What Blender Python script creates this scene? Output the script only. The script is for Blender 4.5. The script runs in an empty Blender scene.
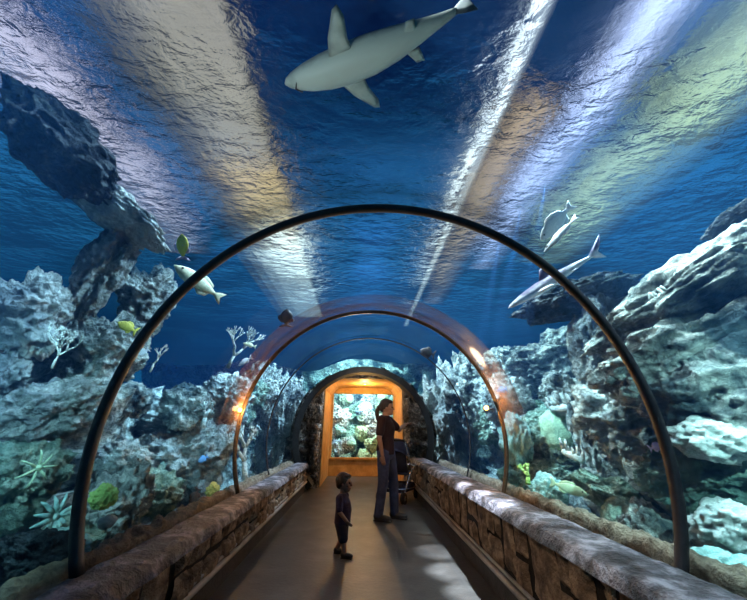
import bpy, bmesh, math, random
import numpy as np
from mathutils import Vector, Matrix, noise, Euler, Quaternion

random.seed(7)
SC = bpy.context.scene
COL = SC.collection
PI = math.pi

# ------------------------------------------------------------------ camera
F, CX, CY, VX, VY, H, ROLL = 340.0, 373.5, 300.0, 360.0, 430.0, 1.19, math.radians(1.5)
wy = Vector((VX-CX, CY-VY, F)).normalized()
wx = Vector((0, 1, 0)).cross(wy).normalized()
wz = wy.cross(wx)
wx, wz = wx*math.cos(ROLL)-wz*math.sin(ROLL), wz*math.cos(ROLL)+wx*math.sin(ROLL)
CAMP = Vector((0, 0, H))
def ray(px, py):
    v = Vector((px-CX, CY-py, F))
    return Vector((wx.dot(v), wy.dot(v), wz.dot(v)))
def at(px, py, dist): return CAMP + ray(px, py).normalized()*dist
def aty(px, py, Y): d = ray(px, py); return CAMP + d*(Y/d.y)
def atx(px, py, X): d = ray(px, py); return CAMP + d*(X/d.x)
def atz(px, py, Z): d = ray(px, py); return CAMP + d*((Z-H)/d.z)
def pxm(p):
    """metres per pixel at a point"""
    d = Vector(p)-CAMP
    fw = Vector((wx.z, wy.z, wz.z))
    return d.dot(fw)/F
cam = bpy.data.cameras.new('camera')
co = bpy.data.objects.new('camera', cam); COL.objects.link(co)
cam.sensor_fit = 'HORIZONTAL'; cam.sensor_width = 36.0; cam.lens = F/747.0*36.0
cam.clip_start = .02; cam.clip_end = 200
rt = Vector((wx.x, wy.x, wz.x)); up = Vector((wx.y, wy.y, wz.y)); fw = Vector((wx.z, wy.z, wz.z))
R3 = Matrix((rt, up, -fw)).transposed()
co.matrix_world = Matrix.Translation(CAMP) @ R3.to_4x4()
SC.camera = co
vs = SC.view_settings
SC.display_settings.display_device = 'sRGB'
vs.view_transform = 'Standard'; vs.look = 'None'; vs.gamma = 1.0; vs.use_curve_mapping = False
vs.exposure = 0.15

# ------------------------------------------------------------------ materials
def nt(name):
    m = bpy.data.materials.new(name); m.use_nodes = True
    t = m.node_tree; t.nodes.clear()
    o = t.nodes.new('ShaderNodeOutputMaterial')
    return m, t, o
def N(t, kind, **kw):
    n = t.nodes.new(kind)
    for k, v in kw.items():
        if k.startswith('i_'):
            key = k[2:]
            key = int(key) if key.isdigit() else key.replace('_', ' ')
            n.inputs[key].default_value = v
        else: setattr(n, k, v)
    return n
def ramp(t, stops, fac=None, interp='LINEAR'):
    r = t.nodes.new('ShaderNodeValToRGB'); r.color_ramp.interpolation = interp
    e = r.color_ramp.elements
    while len(e) < len(stops): e.new(.5)
    for k, (p, c) in enumerate(stops):
        e[k].position = p; e[k].color = (*c, 1) if len(c) == 3 else c
    if fac is not None: t.links.new(fac, r.inputs[0])
    return r
def coords(t, scale=(1, 1, 1), kind='Object'):
    tc = t.nodes.new('ShaderNodeTexCoord'); mp = t.nodes.new('ShaderNodeMapping')
    mp.inputs['Scale'].default_value = scale
    t.links.new(tc.outputs[kind], mp.inputs[0]); return mp.outputs[0]
def mat(name, stops, scale=6, rough=.7, bump=.3, bscale=30, detail=6, metal=0, spec=.4, kind='Object', stretch=(1, 1, 1), bdist=.02, voro=0, coat=0):
    """principled with noise-driven colour and bump"""
    m, t, o = nt(name); L = t.links.new
    p = N(t, 'ShaderNodeBsdfPrincipled', i_Roughness=rough, i_Metallic=metal)
    p.inputs['Specular IOR Level'].default_value = spec
    if coat: p.inputs['Coat Weight'].default_value = coat
    c = coords(t, stretch, kind)
    n = N(t, 'ShaderNodeTexNoise', i_Scale=scale, i_Detail=detail, i_Roughness=.62); L(c, n.inputs['Vector'])
    r = ramp(t, stops, n.outputs['Fac']); L(r.outputs[0], p.inputs['Base Color'])
    if bump:
        b = N(t, 'ShaderNodeBump', i_Strength=bump, i_Distance=bdist)
        n2 = N(t, 'ShaderNodeTexNoise', i_Scale=bscale, i_Detail=5, i_Roughness=.65); L(c, n2.inputs['Vector'])
        h = n2.outputs['Fac']
        if voro:
            v = N(t, 'ShaderNodeTexVoronoi', i_Scale=voro); L(c, v.inputs['Vector'])
            a = N(t, 'ShaderNodeMath', operation='ADD'); L(h, a.inputs[0]); L(v.outputs['Distance'], a.inputs[1]); h = a.outputs[0]
        L(h, b.inputs['Height']); L(b.outputs[0], p.inputs['Normal'])
    L(p.outputs[0], o.inputs['Surface'])
    return m
def flat(name, col, var=.12, **kw):
    lo = tuple(c*(1-var) for c in col); hi = tuple(min(1, c*(1+var)) for c in col)
    return mat(name, [(.3, lo), (.7, hi)], **kw)
def emit(name, col, strength, var=0.0, scale=2.0, stretch=(1, 1, 1)):
    m, t, o = nt(name); L = t.links.new
    e = N(t, 'ShaderNodeEmission', i_Strength=strength)
    if var:
        n = N(t, 'ShaderNodeTexNoise', i_Scale=scale, i_Detail=3); L(coords(t, stretch), n.inputs['Vector'])
        r = ramp(t, [(.3, tuple(c*(1-var) for c in col)), (.7, tuple(c*(1+var) for c in col))], n.outputs['Fac'])
        L(r.outputs[0], e.inputs['Color'])
    else: e.inputs['Color'].default_value = (*col, 1)
    L(e.outputs[0], o.inputs['Surface'])
    m.cycles.emission_sampling = 'NONE'
    return m

def reef_mat(name, stops, patch, scale=1.5, bump=1.0, fine=28):
    m, t, o = nt(name); L = t.links.new
    p = N(t, 'ShaderNodeBsdfPrincipled', i_Roughness=.92); p.inputs['Specular IOR Level'].default_value = .15
    c = N(t, 'ShaderNodeNewGeometry').outputs['Position']
    n = N(t, 'ShaderNodeTexNoise', i_Scale=scale*3.4, i_Detail=10, i_Roughness=.74, i_Distortion=.6); L(c, n.inputs['Vector'])
    r = ramp(t, stops, n.outputs['Fac'])
    n3 = N(t, 'ShaderNodeTexNoise', i_Scale=scale*.9, i_Detail=5, i_Roughness=.6); L(c, n3.inputs['Vector'])
    pf = ramp(t, [(.5, (0, 0, 0)), (.62, (1, 1, 1))], n3.outputs['Fac'])
    mx = N(t, 'ShaderNodeMix', data_type='RGBA'); mx.inputs[7].default_value = (*patch, 1)
    L(pf.outputs[0], mx.inputs[0]); L(r.outputs[0], mx.inputs[6]); L(mx.outputs[2], p.inputs['Base Color'])
    n2 = N(t, 'ShaderNodeTexNoise', i_Scale=fine, i_Detail=6, i_Roughness=.7); L(c, n2.inputs['Vector'])
    v = N(t, 'ShaderNodeTexVoronoi', i_Scale=fine*.5); L(c, v.inputs['Vector'])
    a = N(t, 'ShaderNodeMath', operation='ADD'); L(n2.outputs['Fac'], a.inputs[0]); L(v.outputs['Distance'], a.inputs[1])
    b = N(t, 'ShaderNodeBump', i_Strength=bump, i_Distance=.11); L(a.outputs[0], b.inputs['Height']); L(b.outputs[0], p.inputs['Normal'])
    L(p.outputs[0], o.inputs['Surface'])
    return m

M = {}
M['reef'] = reef_mat('reef_rock', [(.32, (.07, .08, .08)), (.46, (.32, .34, .31)), (.58, (.78, .77, .68))], (.045, .07, .08))
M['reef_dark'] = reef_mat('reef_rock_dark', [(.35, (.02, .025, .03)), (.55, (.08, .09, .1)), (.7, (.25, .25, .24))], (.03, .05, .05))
M['reef_pale'] = reef_mat('reef_rock_pale', [(.3, (.22, .24, .23)), (.5, (.5, .52, .48)), (.65, (.85, .84, .78))], (.17, .20, .21))
M['reef_green'] = reef_mat('reef_rock_green', [(.3, (.10, .16, .12)), (.5, (.32, .42, .32)), (.65, (.62, .70, .52))], (.15, .25, .2))
M['hump'] = mat('smooth_dark_rock', [(.3, (.006, .009, .018)), (.7, (.016, .02, .034))], 4, 1, .4, 20, spec=0)
M['sand'] = mat('sand', [(.3, (.22, .25, .22)), (.7, (.42, .44, .38))], 5, .95, .5, 60)
M['shell'] = None
def acrylic():
    m, t, o = nt('acrylic'); L = t.links.new
    fr = N(t, 'ShaderNodeFresnel', i_IOR=1.16)
    tr = N(t, 'ShaderNodeBsdfTransparent', i_Color=(.97, .985, 1, 1))
    gl = N(t, 'ShaderNodeBsdfGlossy', i_Roughness=0.0)
    c = coords(t, (1, 1, 1)); n = N(t, 'ShaderNodeTexNoise', i_Scale=1.6, i_Detail=2); L(c, n.inputs['Vector'])
    b = N(t, 'ShaderNodeBump', i_Strength=.08, i_Distance=.1); L(n.outputs['Fac'], b.inputs['Height']); L(b.outputs[0], gl.inputs['Normal'])
    k = N(t, 'ShaderNodeMath', operation='MULTIPLY', i_1=.45); L(fr.outputs[0], k.inputs[0])
    mx = N(t, 'ShaderNodeMixShader'); L(k.outputs[0], mx.inputs[0]); L(tr.outputs[0], mx.inputs[1]); L(gl.outputs[0], mx.inputs[2])
    L(mx.outputs[0], o.inputs['Surface']); return m
M['acrylic'] = acrylic()
def wet_side():
    m, t, o = nt('acrylic_water_side'); L = t.links.new
    tr = N(t, 'ShaderNodeBsdfTransparent', i_Color=(.985, .99, 1, 1)); L(tr.outputs[0], o.inputs['Surface']); return m
M['wet'] = wet_side()
def lamp_sheen_mat():  # warm translucent film paints a lamp reflection, fading out lower down
    m, t, o = nt('painted_lamp_sheen'); L = t.links.new
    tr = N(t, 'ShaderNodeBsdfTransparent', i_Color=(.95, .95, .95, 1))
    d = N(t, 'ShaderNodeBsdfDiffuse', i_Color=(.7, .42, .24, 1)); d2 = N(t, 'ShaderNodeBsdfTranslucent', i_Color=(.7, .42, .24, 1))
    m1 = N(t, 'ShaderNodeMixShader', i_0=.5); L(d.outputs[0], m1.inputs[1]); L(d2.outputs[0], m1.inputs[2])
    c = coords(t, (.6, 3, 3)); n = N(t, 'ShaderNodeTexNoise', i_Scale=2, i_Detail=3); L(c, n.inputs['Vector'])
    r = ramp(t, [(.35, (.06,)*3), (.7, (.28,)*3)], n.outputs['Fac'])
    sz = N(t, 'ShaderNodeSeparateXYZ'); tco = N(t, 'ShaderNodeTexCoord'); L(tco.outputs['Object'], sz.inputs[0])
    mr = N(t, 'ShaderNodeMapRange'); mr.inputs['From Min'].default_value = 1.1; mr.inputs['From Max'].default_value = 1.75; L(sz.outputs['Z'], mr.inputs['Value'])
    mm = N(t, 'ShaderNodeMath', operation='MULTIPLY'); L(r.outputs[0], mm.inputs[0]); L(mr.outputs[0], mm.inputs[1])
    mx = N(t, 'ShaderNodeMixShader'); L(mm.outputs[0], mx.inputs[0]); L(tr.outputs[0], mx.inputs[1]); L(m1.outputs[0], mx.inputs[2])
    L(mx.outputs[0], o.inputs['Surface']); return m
M['lamp_sheen'] = lamp_sheen_mat()
def water_surface_mat():
    m, t, o = nt('rippled_water_surface'); L = t.links.new
    c = coords(t, (1, 1.5, 1))
    n = N(t, 'ShaderNodeTexNoise', i_Scale=4.5, i_Detail=4, i_Roughness=.55, i_Distortion=.3); L(c, n.inputs['Vector'])
    b = N(t, 'ShaderNodeBump', i_Strength=1.0, i_Distance=.15)
    nl = N(t, 'ShaderNodeTexNoise', i_Scale=.55, i_Detail=2); L(c, nl.inputs['Vector'])
    rl = ramp(t, [(.40, (.22,)*3), (.62, (1, 1, 1))], nl.outputs['Fac'])
    mu = N(t, 'ShaderNodeMath', operation='MULTIPLY'); L(n.outputs['Fac'], mu.inputs[0]); L(rl.outputs[0], mu.inputs[1]); L(mu.outputs[0], b.inputs['Height'])
    ts = N(t, 'ShaderNodeBsdfTransparent', i_Color=(.97, .985, 1, 1))
    rf = N(t, 'ShaderNodeBsdfRefraction', i_IOR=1.12, i_Roughness=.0, i_Color=(.96, .98, 1, 1)); L(b.outputs[0], rf.inputs['Normal'])
    gl = N(t, 'ShaderNodeBsdfGlossy', i_Roughness=.05, i_Color=(.8, .9, 1, 1)); L(b.outputs[0], gl.inputs['Normal'])
    r2 = N(t, 'ShaderNodeBsdfRefraction', i_IOR=1.22, i_Roughness=.55, i_Color=(.96, .98, 1, 1)); L(b.outputs[0], r2.inputs['Normal'])
    ma = N(t, 'ShaderNodeMixShader', i_0=.7); L(r2.outputs[0], ma.inputs[1]); L(rf.outputs[0], ma.inputs[2])
    m0 = N(t, 'ShaderNodeMixShader', i_0=.82); L(ts.outputs[0], m0.inputs[1]); L(ma.outputs[0], m0.inputs[2])
    mx = N(t, 'ShaderNodeMixShader', i_0=.014); L(m0.outputs[0], mx.inputs[1]); L(gl.outputs[0], mx.inputs[2])
    L(mx.outputs[0], o.inputs['Surface']); return m
M['surface'] = water_surface_mat()
def water_volume():
    m, t, o = nt('sea_water'); L = t.links.new
    a = N(t, 'ShaderNodeVolumeAbsorption', i_Color=(.12, .68, .9, 1), i_Density=.16)
    s = N(t, 'ShaderNodeVolumeScatter', i_Color=(.10, .36, .98, 1), i_Density=.019, i_Anisotropy=.2)
    ad = N(t, 'ShaderNodeAddShader'); L(a.outputs[0], ad.inputs[0]); L(s.outputs[0], ad.inputs[1])
    L(ad.outputs[0], o.inputs['Volume']); return m
M['water'] = water_volume()
M['hoop'] = mat('black_hoop_metal', [(.3, (.006, .006, .009)), (.7, (.016, .016, .022))], 30, .5, .15, 90, spec=.5)
M['hoop_far'] = mat('bronze_hoop_metal', [(.3, (.06, .04, .03)), (.7, (.12, .08, .05))], 30, .35, .1, 90, metal=.6)
M['stone'] = mat('brown_stone', [(.3, (.05, .034, .022)), (.5, (.24, .16, .10)), (.68, (.55, .40, .26))], 9, .8, 1.0, 24, bdist=.05, detail=8, kind='Object')
M['mortar'] = flat('dark_mortar', (.02, .017, .014), rough=.95, bump=.5)
M['coping'] = mat('grey_coping_stone', [(.36, (.018, .018, .022)), (.5, (.09, .085, .10)), (.64, (.32, .30, .34))], 7, .6, 1.0, 14, bdist=.05, detail=9)
M['lip'] = mat('gritty_sealant', [(.3, (.10, .075, .05)), (.7, (.34, .26, .18))], 20, .95, 1.0, 40, bdist=.04)
M['plinth'] = mat('dark_plinth', [(.3, (.02, .018, .016)), (.7, (.06, .05, .045))], 8, .6, .4, 30)
M['rail'] = mat('worn_rail', [(.3, (.15, .13, .11)), (.7, (.5, .46, .42))], 10, .35, .3, 40, stretch=(1, .3, 1))
M['floor'] = mat('dark_concrete', [(.3, (.03, .028, .026)), (.5, (.055, .052, .048)), (.72, (.10, .096, .09))], 3, .42, .35, 28, detail=9, bdist=.01, spec=.5)
M['portal'] = mat('black_portal_ring', [(.3, (.006, .007, .008)), (.7, (.018, .02, .022))], 10, .7, .3, 30)
M['cave'] = reef_mat('portal_rock', [(.35, (.03, .028, .025)), (.5, (.16, .15, .14)), (.66, (.6, .56, .5))], (.05, .045, .04), 3)
M['timber'] = mat('ochre_plaster', [(.3, (.42, .24, .07)), (.7, (.72, .46, .18))], 5, .6, .35, 24)
M['skin'] = flat('skin', (.30, .17, .12), rough=.6, bump=.05)
M['hair'] = mat('dark_hair', [(.3, (.012, .008, .007)), (.7, (.04, .026, .02))], 40, .5, .6, 60, stretch=(1, 1, .2))
M['shirt'] = flat('maroon_shirt', (.022, .008, .011), .4, rough=.85, bump=.5, bscale=14, bdist=.03)
M['jeans'] = mat('blue_jeans', [(.3, (.02, .03, .07)), (.7, (.06, .08, .16))], 8, .8, .4, 18, bdist=.02)
M['shoe'] = flat('black_shoe', (.015, .015, .018), rough=.5)
M['kid_top'] = flat('purple_navy_top', (.022, .018, .05), .4, rough=.85, bump=.4, bscale=20)
M['kid_short'] = flat('navy_shorts', (.012, .013, .028), .4, rough=.85, bump=.4, bscale=20)
M['navy'] = flat('navy_canvas', (.02, .025, .06), .4, rough=.8, bump=.4, bscale=30)
M['silver'] = flat('silver_tube', (.7, .7, .72), rough=.25, metal=.9, bump=0)
M['rubber'] = flat('black_rubber', (.012, .012, .012), rough=.8)
M['white'] = flat('white_plastic', (.75, .75, .75), rough=.5)
M['eye'] = flat('black_eye', (.005, .005, .005), rough=.1, bump=0)
M['shark_pale'] = None
def counter(name, top, belly, scale=12):
    m, t, o = nt(name); L = t.links.new
    p = N(t, 'ShaderNodeBsdfPrincipled', i_Roughness=.55)
    tc = N(t, 'ShaderNodeTexCoord'); sx = N(t, 'ShaderNodeSeparateXYZ'); L(tc.outputs['Object'], sx.inputs[0])
    n = N(t, 'ShaderNodeTexNoise', i_Scale=scale, i_Detail=5); L(tc.outputs['Object'], n.inputs['Vector'])
    a = N(t, 'ShaderNodeMath', operation='MULTIPLY_ADD'); L(n.outputs['Fac'], a.inputs[0]); a.inputs[1].default_value = .10; L(sx.outputs['Z'], a.inputs[2])
    r = ramp(t, [(.02, belly), (.09, top)], a.outputs[0]); L(r.outputs[0], p.inputs['Base Color'])
    L(p.outputs[0], o.inputs['Surface']); return m
M['shark'] = counter('shark_skin', (.10, .11, .11), (.52, .53, .47))
M['shark_tail'] = flat('grey_shark_tail', (.12, .13, .13), rough=.6, bump=0)
M['slim_shark'] = counter('slim_shark_skin', (.07, .05, .10), (.85, .82, .85))
M['f_yellow'] = mat('yellow_fish', [(.3, (.75, .62, .05)), (.7, (.95, .85, .2))], 14, .45, .1)
M['f_cream'] = mat('cream_fish', [(.3, (.6, .58, .36)), (.7, (.9, .88, .6))], 14, .45, .1)
M['f_white'] = mat('white_fish', [(.3, (.75, .75, .78)), (.7, (.95, .94, .95))], 14, .45, .1)
M['f_pink'] = mat('pink_fish', [(.3, (.6, .4, .6)), (.7, (.85, .65, .8))], 14, .45, .1)
M['f_dark'] = mat('dark_fish', [(.3, (.02, .02, .025)), (.7, (.09, .06, .05))], 14, .5, .1)
M['f_green'] = mat('pale_green_fish', [(.3, (.45, .62, .36)), (.7, (.75, .85, .55))], 9, .45, .1)
M['f_blue'] = mat('blue_fish', [(.3, (.12, .35, .75)), (.7, (.3, .6, .95))], 14, .45, .1)
M['c_pale'] = mat('pale_coral', [(.3, (.36, .40, .37)), (.7, (.68, .70, .64))], 9, .8, .6, 40, voro=30)
M['c_teal'] = mat('teal_coral', [(.3, (.2, .42, .38)), (.7, (.55, .78, .68))], 9, .8, .6, 40, voro=30)
M['c_yellow'] = mat('yellow_coral', [(.3, (.5, .5, .1)), (.7, (.9, .88, .35))], 9, .8, .6, 40, voro=30)
M['c_lime'] = mat('lime_coral', [(.3, (.3, .55, .1)), (.7, (.65, .88, .3))], 9, .8, .6, 40, voro=30)
M['c_green'] = mat('green_sponge', [(.3, (.3, .46, .28)), (.7, (.6, .76, .48))], 9, .8, .6, 40, voro=20)
M['c_blue'] = mat('blue_coral', [(.3, (.25, .4, .55)), (.7, (.6, .75, .9))], 9, .8, .6, 40, voro=20)
M['lamp_on'] = emit('warm_lamp_lens', (1.0, .55, .16), 9)

# ------------------------------------------------------------------ mesh helpers
def link(name, bm_or_me, m, parent=None, smooth=True, loc=None):
    if isinstance(bm_or_me, bmesh.types.BMesh):
        me = bpy.data.meshes.new(name); bm_or_me.to_mesh(me); bm_or_me.free()
    else: me = bm_or_me
    ms = m if isinstance(m, (list, tuple)) else [m]
    for k in ms: me.materials.append(k)
    if smooth: me.polygons.foreach_set('use_smooth', [True]*len(me.polygons))
    o = bpy.data.objects.new(name, me); COL.objects.link(o)
    if parent is not None: o.parent = parent
    if loc is not None: o.location = loc
    return o
def tag(o, label, cat, group=None, kind=None):
    o['label'] = label; o['category'] = cat
    if group: o['group'] = group
    if kind: o['kind'] = kind
    return o
def struct(o): o['kind'] = 'structure'; return o
def empty(name, loc=(0, 0, 0), rot=(0, 0, 0), scale=1.0):
    o = bpy.data.objects.new(name, None); COL.objects.link(o)
    o.location = loc; o.rotation_euler = rot; o.scale = (scale,)*3 if not isinstance(scale, tuple) else scale
    o.empty_display_size = .1
    return o
def copy_tree(o, parent=None):
    c = o.copy(); COL.objects.link(c)
    if parent is not None: c.parent = parent
    for ch in list(o.children):
        copy_tree(ch, c)
    return c
def box(bm, x0, x1, y0, y1, z0, z1):
    v = [bm.verts.new((x, y, z)) for x in (x0, x1) for y in (y0, y1) for z in (z0, z1)]
    for f in ((0, 1, 3, 2), (4, 6, 7, 5), (0, 4, 5, 1), (2, 3, 7, 6), (0, 2, 6, 4), (1, 5, 7, 3)):
        bm.faces.new([v[i] for i in f])
def tube(bm, pts, rad, n=10, cap=True, flat_=1.0):
    pts = [Vector(p) for p in pts]
    rr = rad if isinstance(rad, (list, tuple)) else [rad]*len(pts)
    rings = []; prev = None
    for i, p in enumerate(pts):
        d = (pts[min(i+1, len(pts)-1)]-pts[max(i-1, 0)]).normalized()
        if prev is None:
            a = d.orthogonal().normalized()
        else:
            a = (prev - d*prev.dot(d)).normalized()
        prev = a; b = d.cross(a)
        rings.append([bm.verts.new(p + a*math.cos(2*PI*k/n)*rr[i] + b*math.sin(2*PI*k/n)*rr[i]*flat_) for k in range(n)])
    for i in range(len(rings)-1):
        for k in range(n):
            bm.faces.new((rings[i][k], rings[i][(k+1) % n], rings[i+1][(k+1) % n], rings[i+1][k]))
    if cap:
        bm.faces.new(rings[0][::-1]); bm.faces.new(rings[-1])
def loft(bm, secs, n=16, axis='x'):
    """secs: (x, cz, ry, rz) ellipse rings along x; closed ends"""
    rings = []
    for x, cz, ry, rz in secs:
        rings.append([bm.verts.new((x, math.cos(2*PI*k/n)*ry, cz+math.sin(2*PI*k/n)*rz)) for k in range(n)])
    for i in range(len(rings)-1):
        for k in range(n):
            bm.faces.new((rings[i][k], rings[i][(k+1) % n], rings[i+1][(k+1) % n], rings[i+1][k]))
    bm.faces.new(rings[0][::-1]); bm.faces.new(rings[-1])
    bmesh.ops.recalc_face_normals(bm, faces=bm.faces)
def plate(bm, pts2, thick, plane='xz'):
    """a thin solid fin from a 2-D outline, thicker in its middle"""
    c = Vector((sum(p[0] for p in pts2)/len(pts2), sum(p[1] for p in pts2)/len(pts2)))
    def P3(u, v, w): return (u, w, v) if plane == 'xz' else (u, v, w)
    ring = [bm.verts.new(P3(u, v, 0)) for u, v in pts2]
    n = len(ring)
    for s in (1, -1):
        mid = [bm.verts.new(P3(c.x+(u-c.x)*.55, c.y+(v-c.y)*.55, s*thick/2)) for u, v in pts2]
        ct = bm.verts.new(P3(c.x, c.y, s*thick*.6))
        for k in range(n):
            j = (k+1) % n
            bm.faces.new((ring[k], ring[j], mid[j], mid[k])); bm.faces.new((mid[k], mid[j], ct))
    bmesh.ops.recalc_face_normals(bm, faces=bm.faces)
def ball(bm, c, r, sub=2, scale=(1, 1, 1), rot=None):
    mtx = Matrix.Translation(c)
    if rot is not None: mtx = mtx @ rot.to_4x4()
    mtx = mtx @ Matrix.Diagonal((*scale, 1))
    bmesh.ops.create_icosphere(bm, subdivisions=sub, radius=r, matrix=mtx)
def frac(p, o=5, H_=.9, lac=2.1): return noise.fractal(p, H_, lac, o, noise_basis='PERLIN_ORIGINAL')
def rock_mesh(seed, sub=5, amp=.38, freq=1.1, ridge=.10, rf=3.2):
    bm = bmesh.new(); bmesh.ops.create_icosphere(bm, subdivisions=sub, radius=1)
    s = Vector((seed*13.7, seed*7.1, -seed*3.3))
    for v in bm.verts:
        p = v.co.copy(); q = p*freq+s
        d = 1 + amp*frac(q, 5) + ridge*(1-abs(noise.noise(p*rf+s))*2.4) + ridge*.5*(1-abs(noise.noise(p*rf*2.3-s))*2.4)
        cell = noise.voronoi(p*2.6+s)[0]
        d += ridge*.9*(cell[1]-cell[0])
        v.co = p*d
    me = bpy.data.meshes.new('rock_mesh'); bm.to_mesh(me); bm.free()
    me.polygons.foreach_set('use_smooth', [True]*len(me.polygons))
    return me
#@ENV
# ------------------------------------------------------------------ tunnel
X0, ZC, RT = .148, 1.09, 1.567
LZ, RZ = .53, .65                                    # coping heights
def arc_pt(a, r): return (X0+r*math.cos(a), ZC+r*math.sin(a))
A0, A1 = math.radians(-22), math.radians(202)
def shell(name, y0, y1, r0, r1, a0=A0, a1=A1, na=72, ny=6):
    """curved acrylic panel with real thickness: inner face slot 0, outer face slot 1"""
    bm = bmesh.new(); g = {}
    for s, r in enumerate((r0, r1)):
        for i in range(na+1):
            a = a0+(a1-a0)*i/na
            for j in range(ny+1):
                x, z = arc_pt(a, r); g[s, i, j] = bm.verts.new((x, y0+(y1-y0)*j/ny, z))
    for i in range(na):
        for j in range(ny):
            f = bm.faces.new((g[0, i, j], g[0, i, j+1], g[0, i+1, j+1], g[0, i+1, j])); f.material_index = 0
            f = bm.faces.new((g[1, i, j], g[1, i+1, j], g[1, i+1, j+1], g[1, i, j+1])); f.material_index = 1
    for j in range(ny):
        for i in (0, na):
            bm.faces.new((g[0, i, j], g[0, i, j+1], g[1, i, j+1], g[1, i, j])).material_index = 1
    for i in range(na):
        for j in (0, ny):
            bm.faces.new((g[0, i, j], g[1, i, j], g[1, i+1, j], g[0, i+1, j])).material_index = 1
    bmesh.ops.recalc_face_normals(bm, faces=bm.faces)
    return link(name, bm, [M['acrylic'], M['wet']])
for k, (y0, y1) in enumerate(((-3.0, 1.97), (2.03, 4.22), (4.28, 5.62), (5.68, 7.95))):
    struct(shell('window_%d' % (k+1), y0, y1, RT, RT+.05))
def hoop(name, y, r, w, d, m, label, a0=A0, a1=A1, n=96):
    """a rounded flat-section hoop following the tunnel"""
    bm = bmesh.new(); rings = []
    for i in range(n+1):
        a = a0+(a1-a0)*i/n; ring = []
        for k in range(12):
            t = 2*PI*k/12; c, s = math.cos(t), math.sin(t)
            rr = r+d/2*math.copysign(abs(c)**.6, c); yy = y+w/2*math.copysign(abs(s)**.6, s)
            x, z = arc_pt(a, rr); ring.append(bm.verts.new((x, yy, z)))
        rings.append(ring)
    for i in range(n):
        for k in range(12):
            bm.faces.new((rings[i][k], rings[i][(k+1) % 12], rings[i+1][(k+1) % 12], rings[i+1][k]))
    bm.faces.new(rings[0]); bm.faces.new(rings[-1][::-1])
    bmesh.ops.recalc_face_normals(bm, faces=bm.faces)
    o = link(name, bm, m)
    return tag(o, label, 'arch hoop', 'hoops of the tunnel')
hoop('tunnel_hoop', 2.0, RT-.008, .055, .05, M['hoop'], 'large black metal hoop arching over the near walkway', math.radians(-25), math.radians(201))
hoop('tunnel_hoop', 4.25, RT-.008, .045, .045, M['hoop_far'], 'thin bronze hoop with warm lamps, further along the tunnel', math.radians(-24), math.radians(201))
struct(hoop('trim_1', 5.65, RT-.004, .03, .02, M['hoop'], '', math.radians(-20), math.radians(200)))
for k in ('label', 'category', 'group'): del bpy.data.objects['trim_1'][k]
col = shell('sheen_band', 3.62, 4.19, RT-.022, RT-.012, math.radians(-14), math.radians(194))  # thin band added to carry the painted lamp reflection
col.data.materials[0] = M['lamp_sheen']; col.data.materials[1] = M['lamp_sheen']; struct(col)

# floor
def grid_mesh(nu, nv, fn):
    bm = bmesh.new(); g = [[bm.verts.new(fn(i/nu, j/nv)) for j in range(nv+1)] for i in range(nu+1)]
    for i in range(nu):
        for j in range(nv): bm.faces.new((g[i][j], g[i+1][j], g[i+1][j+1], g[i][j+1]))
    return bm
bm = bmesh.new(); box(bm, -1.12, 1.12, -3, 10.6, -.12, 0); struct(link('floor', bm, M['floor'], smooth=False))

# low stone walls
def stones(name, xf, side, y0, y1, z0, z1, seed):
    """rough ashlar blocks cut from one strip, each with its own relief and chamfer"""
    rnd = random.Random(seed); bm = bmesh.new()
    box(bm, min(xf+side*.03, xf+side*.30), max(xf+side*.03, xf+side*.30), y0, y1, 0, z1)
    for f in bm.faces: f.material_index = 1
    rects = []
    def split(a, b, c, d):
        w, h = b-a, d-c
        if w > .42 or (w > .24 and rnd.random() < .55 and w > h*.7):
            t = a+w*rnd.uniform(.35, .65); split(a, t, c, d); split(t, b, c, d)
        elif h > .24 and rnd.random() < .62:
            t = c+h*rnd.uniform(.35, .65); split(a, b, c, t); split(a, b, t, d)
        else: rects.append((a, b, c, d))
    split(y0, y1, z0, z1)
    for (a, b, c, d) in rects:
        g = .010; ins = .022; dep = rnd.uniform(-.02, .02); nx, nz = 6, 6
        V = {}
        for i in range(nx+1):
            for j in range(nz+1):
                u, v = i/nx, j/nz; e = min(u, 1-u, v, 1-v)
                y = a+g+(b-a-2*g)*u; z = c+g+(d-c-2*g)*v
                rel = 0 if e > .01 else .028
                rel += .02*noise.noise(Vector((y*7, z*7, seed)))+.012*noise.noise(Vector((y*19, z*19, seed)))
                V[i, j] = bm.verts.new((xf+side*(dep+rel), y, z))
        for i in range(nx):
            for j in range(nz):
                bm.faces.new((V[i, j], V[i+1, j], V[i+1, j+1], V[i, j+1]))
    bmesh.ops.recalc_face_normals(bm, faces=bm.faces)
    return struct(link(name, bm, [M['stone'], M['mortar']], smooth=False))
YE = 7.98
stones('wall_left', -1.09, -1, -3, YE, .17, LZ-.05, 3)
stones('wall_right', 1.12, 1, -3, YE, .18, RZ-.05, 5)
def rough_slab(name, x0, x1, z0, z1, m, amp, seed, nx=14, ny=420, fr=5, round_=.5):
    def fn(u, v):
        y = -3+(YE+3)*v; t = u*2-1
        x = (x0+x1)/2+(x1-x0)/2*t*1.0
        edge = 1-abs(t)**6
        p = Vector((x*fr, y*fr, seed))
        z = z0+(z1-z0)*max(0, edge)**round_ + amp*noise.fractal(p, .8, 2, 4)*max(.25, edge)
        if u in (0, 1): x += amp*.8*noise.noise(Vector((y*6, seed, 3)))
        return (x, y, z)
    return struct(link(name, grid_mesh(nx, ny, fn), m))
rough_slab('trim_3', -1.06, -1.37, LZ-.075, LZ, M['coping'], .012, 1)
rough_slab('trim_4', 1.09, 1.44, RZ-.075, RZ, M['coping'], .014, 2)
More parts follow.
